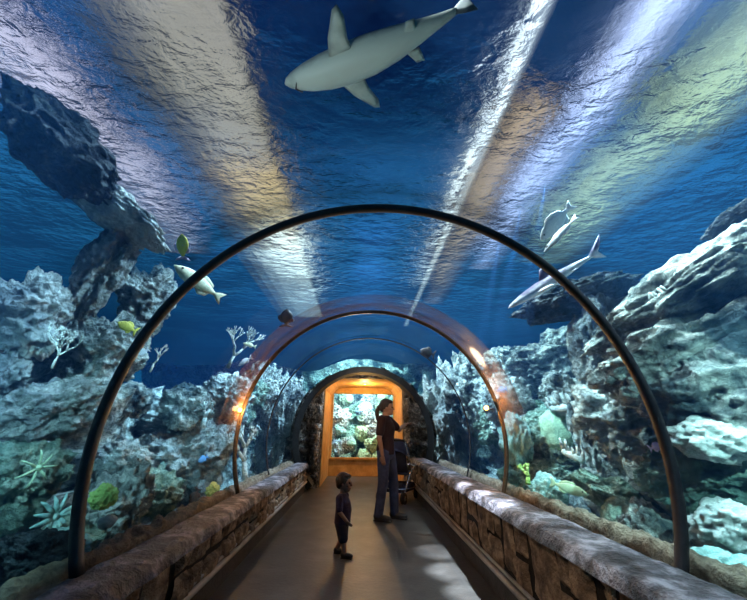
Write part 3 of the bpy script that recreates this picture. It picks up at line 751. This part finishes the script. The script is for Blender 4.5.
fish_px('blue fish beside the large boulder, left of the far hoop', M['f_blue'], (198, 462), (208, 456), 5.2, deep=.55)
fish_px('slim white fish lit by the orange band, left of the far hoop', M['f_white'], (238, 366), (252, 357), 5.0, deep=.3)
fish_px('small cream fish in the orange band above the slim white one', M['f_cream'], (243, 343), (256, 347), 5.2, deep=.3)

def coral_obj(name, bm, m, label, cat='coral', group=None):
    o = link(name, bm, m); return tag(o, label, cat, group)
def recenter(o):
    me = o.data; n = len(me.vertices); c = Vector((0, 0, 0))
    for v in me.vertices: c += v.co
    c /= n
    me.transform(Matrix.Translation(-c)); o.location = c; return o
def facing(p):
    """axes of a patch at p that faces the walkway: right, up, toward"""
    n = (Vector((X0, p.y-.8, ZC))-p).normalized(); r_ = Vector((0, 0, 1)).cross(n).normalized(); return r_, n.cross(r_), n
# star-shaped coral
def star(label, px, py, dist, rpx, n_, m, seed, name='star_coral', th=.11):
    rnd = random.Random(seed); p = at(px, py, dist); R = rpx*pxm(p); a_, b_, n = facing(p); bm = bmesh.new()
    ball(bm, p, R*.2, 2)
    for k in range(n_):
        t = 2*PI*k/n_+rnd.uniform(-.12, .12); d = a_*math.cos(t)+b_*math.sin(t); l = R*rnd.uniform(.85, 1.12)
        tube(bm, [p+d*R*.1, p+d*l*.45+n*R*.12, p+d*l*.8+n*R*.08, p+d*l-n*R*.05], [R*th*.8, R*th, R*th*.7, R*th*.25], 8)
    return recenter(coral_obj(name, bm, m, label))
star('many-armed pale star-shaped coral low on the left', 55, 517, 3.35, 21, 11, M['c_teal'], 2)
star('small white starfish on the rock inside the near hoop, right', 610, 388, 4.5, 9, 5, M['c_pale'], 4, 'starfish', .2)
star('dim green spiky coral above the star-shaped coral, left', 38, 468, 3.5, 17, 7, M['c_green'], 6, th=.07)
def branch(label, px, py, dist, hpx, m, seed, depth=4, spread=.7, lean=(0, 0), name='branch_coral', thick=.09):
    rnd = random.Random(seed); p = at(px, py, dist); Hh = hpx*pxm(p); a_, b_, n = facing(p); bm = bmesh.new()
    def grow(q, d, l, r, k):
        mid = q+d*l*.5+(a_*rnd.uniform(-1, 1)+n*rnd.uniform(-1, 1))*l*.12; e = q+d*l
        tube(bm, [q, mid, e], [r, r*.85, r*.7], 7)
        if k == 0: ball(bm, e, r*.85, 1); return
        for s in range(rnd.choice([2, 2, 3])):
            dd = (d+a_*rnd.uniform(-spread, spread)+b_*rnd.uniform(-.1, .5)+n*rnd.uniform(-.5, .5)).normalized(); grow(e, dd, l*rnd.uniform(.65, .9), r*.72, k-1)
    grow(p, (b_+a_*lean[0]).normalized(), Hh*.34, Hh*thick, depth)
    return recenter(coral_obj(name, bm, m, label))
branch('pale branching coral in open water beside the orange band, left', 228, 368, 5.8, 40, M['c_pale'], 3, 5, 1.1, thick=.05)
branch('white stick coral on top of the large boulder, left of the far hoop', 203, 428, 5.3, 30, M['c_pale'], 9, 2, .7)
branch('twisted pale coral behind the far hoop, left side', 246, 480, 5.6, 52, M['c_pale'], 14, 4, .8, thick=.06)
branch('thin white coral twigs near the left edge at mid height', 52, 368, 3.7, 36, M['c_pale'], 21, 5, 1.1, thick=.035)
branch('thin pale coral sprig inside the near hoop, left, at mid height', 150, 372, 4.6, 26, M['c_pale'], 22, 4, 1.1, thick=.045)
branch('lime green coral tuft low behind the far hoop, right', 528, 484, 4.7, 20, M['c_lime'], 31, 3, 1.0, thick=.14)
branch('pale twig coral on the rock behind the glowing lamp, right', 507, 372, 6.4, 24, M['c_pale'], 33, 3, 1.0)
def fingers(label, px, py, dist, wpx, hpx, n_, m, seed, name='finger_coral', tilt=0):
    rnd = random.Random(seed); p = at(px, py, dist); k = pxm(p); a_, b_, n = facing(p); a2 = a_*math.cos(tilt)+b_*math.sin(tilt); bm = bmesh.new()
    tube(bm, [p-a2*wpx*k*.52, p, p+a2*wpx*k*.52], [hpx*k*.22, hpx*k*.3, hpx*k*.22], 10)
    for i in range(n_):
        q = p+a2*wpx*k*(i/(n_-1)-.5); d = (b_+a_*rnd.uniform(-.3, .3)+n*rnd.uniform(-.1, .5)).normalized(); l = hpx*k*rnd.uniform(.7, 1.1); r = wpx*k/n_*.42
        tube(bm, [q, q+d*l*.6, q+d*l], [r, r, r*.5], 8)
    return recenter(coral_obj(name, bm, m, label))
fingers('row of white finger coral left of the pale rock column, right', 566, 408, 5.3, 34, 15, 9, M['c_pale'], 3)
fingers('white ridged coral clump above the leaf-shaped fish, right', 573, 456, 4.6, 22, 13, 6, M['c_pale'], 5, tilt=-.35)
fingers('pale ruffled coral on the upper face of the right ridge', 655, 300, 3.7, 26, 10, 7, M['c_pale'], 8, tilt=.3)
rk('round', 'c_green', 'flat pale green sponge between the layered steps and the rock pillar, right', 561, 430, 38, 40, 5.7, 15, name='sponge', dep=.3)
rk('knob', 'c_yellow', 'small yellow sponge on the rock behind the near hoop, upper right', 621, 322, 13, 18, 4.2, 20, name='sponge')
rk('knob', 'c_yellow', 'yellow sponge lump on the far side of the left coping near the far hoop', 213, 491, 11, 12, 4.6, name='sponge')
rk('knob', 'c_lime', 'yellow-green coral lump right of the near hoop foot, left', 104, 497, 20, 18, 3.2, name='coral_lump')
rk('round', 'c_pale', 'smooth white coral disc under the yellow-green lump, left', 107, 522, 15, 12, 3.1, name='coral_lump')
rk('knob', 'c_pale', 'knobbly purple-white coral head at the right photo edge', 732, 526, 56, 36, 3.3, -12, name='coral_boulder')
rk('knob', 'c_teal', 'pale teal coral head in the bottom right corner', 722, 576, 60, 34, 3.1, -18, name='coral_boulder')
rk('knob', 'c_pale', 'crumbly pale coral cluster right of the near hoop above the bottom corner', 712, 440, 56, 34, 3.4, 5, name='coral_boulder')
rk('knob', 'c_teal', 'ruffled pale coral below the star-shaped coral, left', 62, 552, 40, 30, 3.25, name='coral_boulder')
rk('knob', 'c_teal', 'teal coral lump low behind the far hoop, right of the coping', 548, 492, 30, 26, 4.8, name='coral_lump')
rk('knob', 'c_teal', 'bluish coral mound right behind the far hoop', 516, 440, 26, 40, 5.6, name='coral_lump')

# ------------------------------------------------------------------ lamps on the far hoop
def hoop_lamp(label, p, d):
    root = empty('hoop_lamp', p); tag(root, label, 'lamp', 'warm lamps on the far hoop')
    d = Vector(d).normalized()
    bm = bmesh.new(); tube(bm, [Vector((0, 0, 0))-d*.05, d*.02, d*.03], [.022, .03, .034], 14); link('housing', bm, M['hoop_far'], root)
    bm = bmesh.new(); ball(bm, d*.034, .026, 2); link('lens', bm, M['lamp_on'], root)
    bm = bmesh.new(); tube(bm, [(0, 0, 0), Vector((math.copysign(.07, p.x), .0, 0))], .008, 6); link('bracket', bm, M['hoop_far'], root)
pl_, pr_ = aty(239, 411, 4.2), aty(487, 409, 4.2)
hoop_lamp('small glowing warm lamp on the left leg of the far hoop', pl_, (.5, -.8, .3))
hoop_lamp('bright glowing warm lamp on the right leg of the far hoop', pr_, (-.5, -.8, .3))

# ------------------------------------------------------------------ people
def remesh(o, vox, it=6, fac=.5):
    m = o.modifiers.new('remesh', 'REMESH'); m.mode = 'VOXEL'; m.voxel_size = vox; m.use_smooth_shade = True
    s = o.modifiers.new('smooth', 'SMOOTH'); s.factor = fac; s.iterations = it
def limb(bm, pts, rad, n=14, sub=2):
    tube(bm, pts, rad, n)
    for p, r in zip(pts, rad): ball(bm, p, r*.99, sub)
def stack(bm, secs, n=22):
    """closed torso from (z, cx, cy, rx, ry)"""
    rings = [[bm.verts.new((cx+rx*math.cos(2*PI*k/n), cy+ry*math.sin(2*PI*k/n), z)) for k in range(n)] for z, cx, cy, rx, ry in secs]
    for i in range(len(rings)-1):
        for k in range(n): bm.faces.new((rings[i][k], rings[i][(k+1) % n], rings[i+1][(k+1) % n], rings[i+1][k]))
    bm.faces.new(rings[0][::-1]); bm.faces.new(rings[-1])
def hand(bm, w, d, palm, s, k=1.0, curl=.5):
    """palm and five separate fingers; w wrist, d pointing direction, palm the palm normal, s side of the thumb"""
    w = Vector(w); d = Vector(d).normalized(); pn = Vector(palm); pn = (pn-d*pn.dot(d)).normalized(); side = d.cross(pn)*s
    rot = Matrix((d, side, pn)).transposed()
    ball(bm, w+d*.045*k, .04*k, 2, (1.15, .95, .42), rot)
    for i, (off, l) in enumerate(((.030, .070), (.010, .080), (-.011, .074), (-.031, .058))):
        q = w+d*.08*k+side*off*k; pts = [q-d*.02*k]; a = 0; rr = []
        for j in range(3):
            a += curl*(.5+.25*j); q = q+(d*math.cos(a)+pn*math.sin(a))*l*k*(.45, .32, .23)[j]; pts.append(q)
        limb(bm, pts, [.0095*k, .009*k, .008*k, .0065*k], 8, 1)
    q = w+d*.03*k+side*.03*k
    limb(bm, [q, q+(side*.8+d*.5+pn*.25)*.035*k, q+(side*.9+d*1.5+pn*.5)*.04*k], [.012*k, .0105*k, .008*k], 8, 1)
def head(bm, c, k, yaw=0.0, pitch=0.0):
    """skull, jaw, nose, lips, brow, ears; faces +x before the turn"""
    R = Euler((0, pitch, yaw)).to_matrix(); c = Vector(c)
    def B(p, r, s, sub=3): ball(bm, c+R @ (Vector(p)*k), r*k, sub, s, R)
    B((-.012, 0, .02), .1, (1.0, .78, 1.02)); B((.03, 0, -.055), .062, (.95, .82, 1.0)); B((.055, 0, -.085), .032, (1, 1, .8))
    B((.096, 0, -.015), .016, (1.1, .8, 1.7), 2); B((.107, 0, -.027), .013, (1.1, 1.05, .8), 2)
    B((.086, 0, -.058), .015, (.8, 1.7, .5), 2); B((.084, 0, -.068), .014, (.8, 1.5, .5), 2)
    B((.074, 0, .025), .02, (.7, 2.4, .6), 2)
    for s in (1, -1):
        B((-.005, s*.08, -.005), .024, (.7, .35, 1.2), 2); B((.06, s*.035, -.02), .03, (.8, .9, .8), 2)
    return c, R
def eyes_of(root, c, R, k):
    for s in (1, -1):
        bm = bmesh.new(); ball(bm, c+R @ Vector((.081*k, s*.031*k, .003*k)), .0125*k, 2); link('eye', bm, M['eye'], root)

def woman(loc, rz):
    root = empty('person', loc, (0, 0, rz))
    tag(root, 'adult with a ponytail in a dark maroon shirt and jeans, standing and reaching right', 'person')
    body = bmesh.new()
    yaw, hc = math.radians(8), (.025, 0, 1.525)
    c, R = head(body, hc, 1.0, yaw)
    limb(body, [(-.01, 0, 1.33), (.005, 0, 1.45)], [.055, .05])
    stack(body, [(.84, 0, 0, .08, .13), (.92, -.01, 0, .112, .165), (1.02, .0, 0, .10, .14), (1.1, .005, 0, .095, .128), (1.22, .012, 0, .112, .145), (1.3, .0, 0, .10, .16), (1.36, -.01, 0, .07, .14), (1.39, -.01, 0, .05, .07)])
    ra = [(-.01, -.17, 1.345), (-.035, -.215, 1.08), (.02, -.225, .855)]; la = [(-.01, .17, 1.345), (.11, .36, 1.2), (.17, .54, 1.29)]
    for A in (ra, la): limb(body, A, [.052, .04, .027])
    hand(body, ra[2], (.12, -.02, -1), (.3, 1, 0), -1, .95, .45); hand(body, la[2], (.5, .9, .2), (.3, -.2, -1), 1, .95, .3)
    rl = [(-.005, -.09, .9), (-.01, -.105, .49), (-.075, -.11, .075)]; ll = [(.01, .09, .9), (.085, .105, .49), (.09, .12, .075)]
    for A in (rl, ll):
        limb(body, A, [.088, .058, .04]); e = Vector(A[2]); limb(body, [e-Vector((0, 0, .03)), e+Vector((.13, 0, -.045))], [.038, .025])
    b = link('body', body, M['skin'], root); remesh(b, .0055, 3)
    eyes_of(root, c, R, 1.0)
    s = bmesh.new()
    stack(s, [(.855, -.005, 0, .128, .182), (.92, -.008, 0, .132, .185), (1.02, .002, 0, .12, .162), (1.1, .006, 0, .114, .148), (1.22, .014, 0, .13, .165), (1.3, .0, 0, .118, .182), (1.36, -.01, 0, .085, .155), (1.405, -.008, 0, .062, .075)])
    for A in (ra, la):
        a, e = Vector(A[0]), Vector(A[1]); limb(s, [a, a.lerp(e, .35), a.lerp(e, .72)], [.068, .064, .062])
    link('shirt', s, M['shirt'], root); remesh(bpy.data.objects[root.children[-1].name], .008, 6)
    j = bmesh.new(); stack(j, [(.78, 0, 0, .09, .15), (.86, -.005, 0, .115, .17), (.94, -.005, 0, .118, .17)])
    for A in (rl, ll):
        a, kn, e = Vector(A[0]), Vector(A[1]), Vector(A[2]); limb(j, [a, a.lerp(kn, .5), kn, kn.lerp(e, .5), e+Vector((0, 0, .01))], [.102, .09, .074, .068, .064])
    o = link('jeans', j, M['jeans'], root); remesh(o, .009, 6)
    for A in (rl, ll):
        h = bmesh.new(); e = Vector(A[2])
        ball(h, (e.x+.06, e.y, .042), .1, 3, (1.35, .46, .42)); ball(h, (e.x-.02, e.y, .06), .055, 3, (1, .85, 1)); box(h, e.x-.07, e.x+.19, e.y-.04, e.y+.04, .0, .022)
        o = link('shoe', h, M['shoe'], root); remesh(o, .007, 4)
    h = bmesh.new(); C = c
    def HB(p, r, s_): ball(h, C+R @ Vector(p), r, 3, s_, R)
    HB((-.03, 0, .04), .104, (.98, .84, 1.0)); HB((.03, 0, .085), .06, (1.0, 1.15, .65)); HB((-.075, 0, -.01), .06, (.8, 1.1, 1.1))
    for s_ in (1, -1): HB((-.02, s_*.07, .03), .045, (1, .5, 1.2))
    tl = [C+R @ Vector(p) for p in ((-.12, 0, .03), (-.16, 0, -.02), (-.165, 0, -.1), (-.15, 0, -.19), (-.14, 0, -.24))]
    limb(h, tl, [.028, .036, .034, .024, .008])
    o = link('hair', h, M['hair'], root); remesh(o, .007, 3)
    return root
def toddler(loc, rz):
    root = empty('person', loc, (0, 0, rz))
    tag(root, 'small child in a dark purple top and knee-length shorts, walking to the right', 'person')
    body = bmesh.new(); c, R = head(body, (.015, 0, .80), .93, math.radians(4))
    limb(body, [(-.005, 0, .66), (.0, 0, .74)], [.038, .036])
    stack(body, [(.34, 0, 0, .06, .085), (.42, .01, 0, .082, .1), (.5, .018, 0, .088, .1), (.58, .008, 0, .078, .1), (.64, -.005, 0, .055, .09), (.67, -.005, 0, .04, .05)])
    ra = [(-.005, -.11, .64), (.02, -.155, .5), (.12, -.165, .41)]; la = [(-.005, .11, .64), (-.05, .15, .5), (.0, .16, .38)]
    for A in (ra, la): limb(body, A, [.034, .028, .02])
    hand(body, ra[2], (.8, -.05, -.6), (.3, 1, .4), -1, .58, .4); hand(body, la[2], (.3, 0, -1), (.3, -1, 0), 1, .58, .5)
    rl = [(0, -.05, .36), (.045, -.06, .2), (.07, -.065, .05)]; ll = [(0, .05, .36), (.0, .06, .2), (-.07, .065, .055)]
    for A in (rl, ll):
        limb(body, A, [.055, .04, .028]); e = Vector(A[2]); limb(body, [e-Vector((0, 0, .015)), e+Vector((.07, 0, -.028))], [.026, .018])
    b = link('body', body, M['skin'], root); remesh(b, .005, 2); eyes_of(root, c, R, .93)
    s = bmesh.new(); stack(s, [(.35, .005, 0, .098, .118), (.42, .01, 0, .098, .116), (.5, .018, 0, .10, .114), (.58, .008, 0, .09, .115), (.64, -.003, 0, .066, .105), (.68, -.003, 0, .045, .055)])
    for A in (ra, la):
        a, e = Vector(A[0]), Vector(A[1]); limb(s, [a, a.lerp(e, .85)], [.046, .044])
    o = link('top', s, M['kid_top'], root); remesh(o, .007, 5)
    j = bmesh.new(); stack(j, [(.30, 0, 0, .075, .1), (.36, 0, 0, .092, .11), (.4, .003, 0, .09, .108)])
    for A in (rl, ll):
        a, kn = Vector(A[0]), Vector(A[1]); limb(j, [a, a.lerp(kn, .5), kn], [.068, .066, .062])
    o = link('shorts', j, M['kid_short'], root); remesh(o, .007, 5)
    for A in (rl, ll):
        h = bmesh.new(); e = Vector(A[2]); ball(h, (e.x+.03, e.y, .032), .06, 3, (1.35, .55, .5)); ball(h, (e.x-.012, e.y, .04), .034, 3, (1, .9, 1)); box(h, e.x-.04, e.x+.1, e.y-.026, e.y+.026, 0, .015)
        o = link('shoe', h, M['shoe'], root); remesh(o, .006, 3)
    h = bmesh.new()
    def HB(p, r, s_): ball(h, c+R @ (Vector(p)*.93), r*.93, 3, s_, R)
    HB((-.025, 0, .035), .106, (.98, .84, 1.0)); HB((.035, 0, .085), .058, (1, 1.2, .6)); HB((-.07, 0, -.02), .06, (.8, 1.1, 1))
    for s_ in (1, -1): HB((-.02, s_*.07, .025), .045, (1, .5, 1.2))
    o = link('hair', h, M['hair'], root); remesh(o, .007, 3)
    return root
woman(aty(387, 521, 5.6)*1 if False else Vector((.40, 5.62, 0)), math.radians(-22))
toddler(Vector((-.165, 4.14, 0)), math.radians(-18)).scale = (.84, .84, .82)

# ------------------------------------------------------------------ stroller
def stroller(loc, rz):
    root = empty('stroller', loc, (0, 0, rz)); tag(root, 'navy folding stroller with a silver frame and black wheels, behind the adult', 'stroller')
    f = bmesh.new()
    for s in (1, -1):
        y = s*.23
        tube(f, [(.34, y, .1), (.12, y, .45), (-.14, y, .86), (-.24, y, 1.0)], .0125, 8)
        tube(f, [(-.34, y, .1), (-.02, y, .42), (.1, y, .5)], .0125, 8)
        tube(f, [(.3, y, .2), (-.3, y, .22)], .011, 8)
    tube(f, [(.3, -.23, .2), (.3, .23, .2)], .011, 8); tube(f, [(-.3, -.23, .22), (-.3, .23, .22)], .011, 8); tube(f, [(.3, -.23, .55), (.36, -.12, .57), (.36, .12, .57), (.3, .23, .55)], .014, 8)
    tube(f, [(.1, -.23, .5), (.3, -.23, .55)], .011, 8); tube(f, [(.1, .23, .5), (.3, .23, .55)], .011, 8)
    link('frame', f, M['silver'], root)
    h = bmesh.new(); tube(h, [(-.24, -.23, 1.0), (-.27, -.2, 1.02), (-.27, .2, 1.02), (-.24, .23, 1.0)], .02, 8); link('handle', h, M['rubber'], root)
    s = bmesh.new(); box(s, -.06, .28, -.2, .2, .42, .47)
    v0 = len(s.verts); box(s, -.05, .0, -.2, .2, .45, .9)
    for v in list(s.verts)[v0:]: v.co.x -= (v.co.z-.45)*.35
    bmesh.ops.bevel(s, geom=s.edges[:], offset=.015, segments=2, affect='EDGES'); link('seat', s, M['navy'], root)
    c = bmesh.new(); n_, m_ = 14, 16; g = {}
    for t in (0, 1):
        for i in range(n_+1):
            for j in range(m_+1):
                a = math.radians(25+130*i/n_); b = PI*j/m_; r_ = .31-.012*t; w_ = .23-.012*t
                g[t, i, j] = c.verts.new((-.1+r_*math.cos(a)*(.35+.65*math.sin(b)), -w_*math.cos(b), .70+(r_+.04)*math.sin(a)*(.25+.75*math.sin(b)**.6)))
    for i in range(n_):
        for j in range(m_):
            c.faces.new((g[0, i, j], g[0, i+1, j], g[0, i+1, j+1], g[0, i, j+1])); c.faces.new((g[1, i, j], g[1, i, j+1], g[1, i+1, j+1], g[1, i+1, j]))
    for j in range(m_):
        for i in (0, n_): c.faces.new((g[0, i, j], g[0, i, j+1], g[1, i, j+1], g[1, i, j]))
    link('canopy', c, M['navy'], root)
    b = bmesh.new(); box(b, -.28, .28, -.2, .2, .16, .19); box(b, -.29, -.27, -.2, .2, .16, .32); box(b, .27, .29, -.2, .2, .16, .28); box(b, -.28, .28, -.21, -.2, .16, .28); box(b, -.28, .28, .2, .21, .16, .28); link('basket', b, M['navy'], root)
    for x in (.34, -.34):
        for y in (.23, -.23):
            wl = bmesh.new()
            for dy in (-.022, .022): bmesh.ops.create_cone(wl, cap_ends=True, segments=24, radius1=.09, radius2=.09, depth=.026, matrix=Matrix.Translation((x, y+dy, .09)) @ Matrix.Rotation(PI/2, 4, 'X'))
            bmesh.ops.bevel(wl, geom=[e for e in wl.edges if len(e.link_faces) == 2 and e.calc_face_angle(0) > 1], offset=.007, segments=2, affect='EDGES')
            wo_ = link('wheel', wl, M['rubber'], root, smooth=False)
            hb = bmesh.new(); bmesh.ops.create_cone(hb, cap_ends=True, segments=18, radius1=.04, radius2=.04, depth=.078, matrix=Matrix.Translation((x, y, .09)) @ Matrix.Rotation(PI/2, 4, 'X')); link('hub', hb, M['silver'], wo_)
stroller(Vector((.74, 7.1, 0)), math.radians(62))

root = empty('ceiling_lamp', (.1, 9.3, PT-.005)); tag(root, 'small warm ceiling lamp inside the orange passage', 'lamp')
bm = bmesh.new(); tube(bm, [(0, 0, 0), (0, 0, -.02)], [.07, .06], 20); link('housing', bm, M['hoop_far'], root)
bm = bmesh.new(); ball(bm, (0, 0, -.02), .045, 2, (1, 1, .5)); link('lens', bm, M['lamp_on'], root)
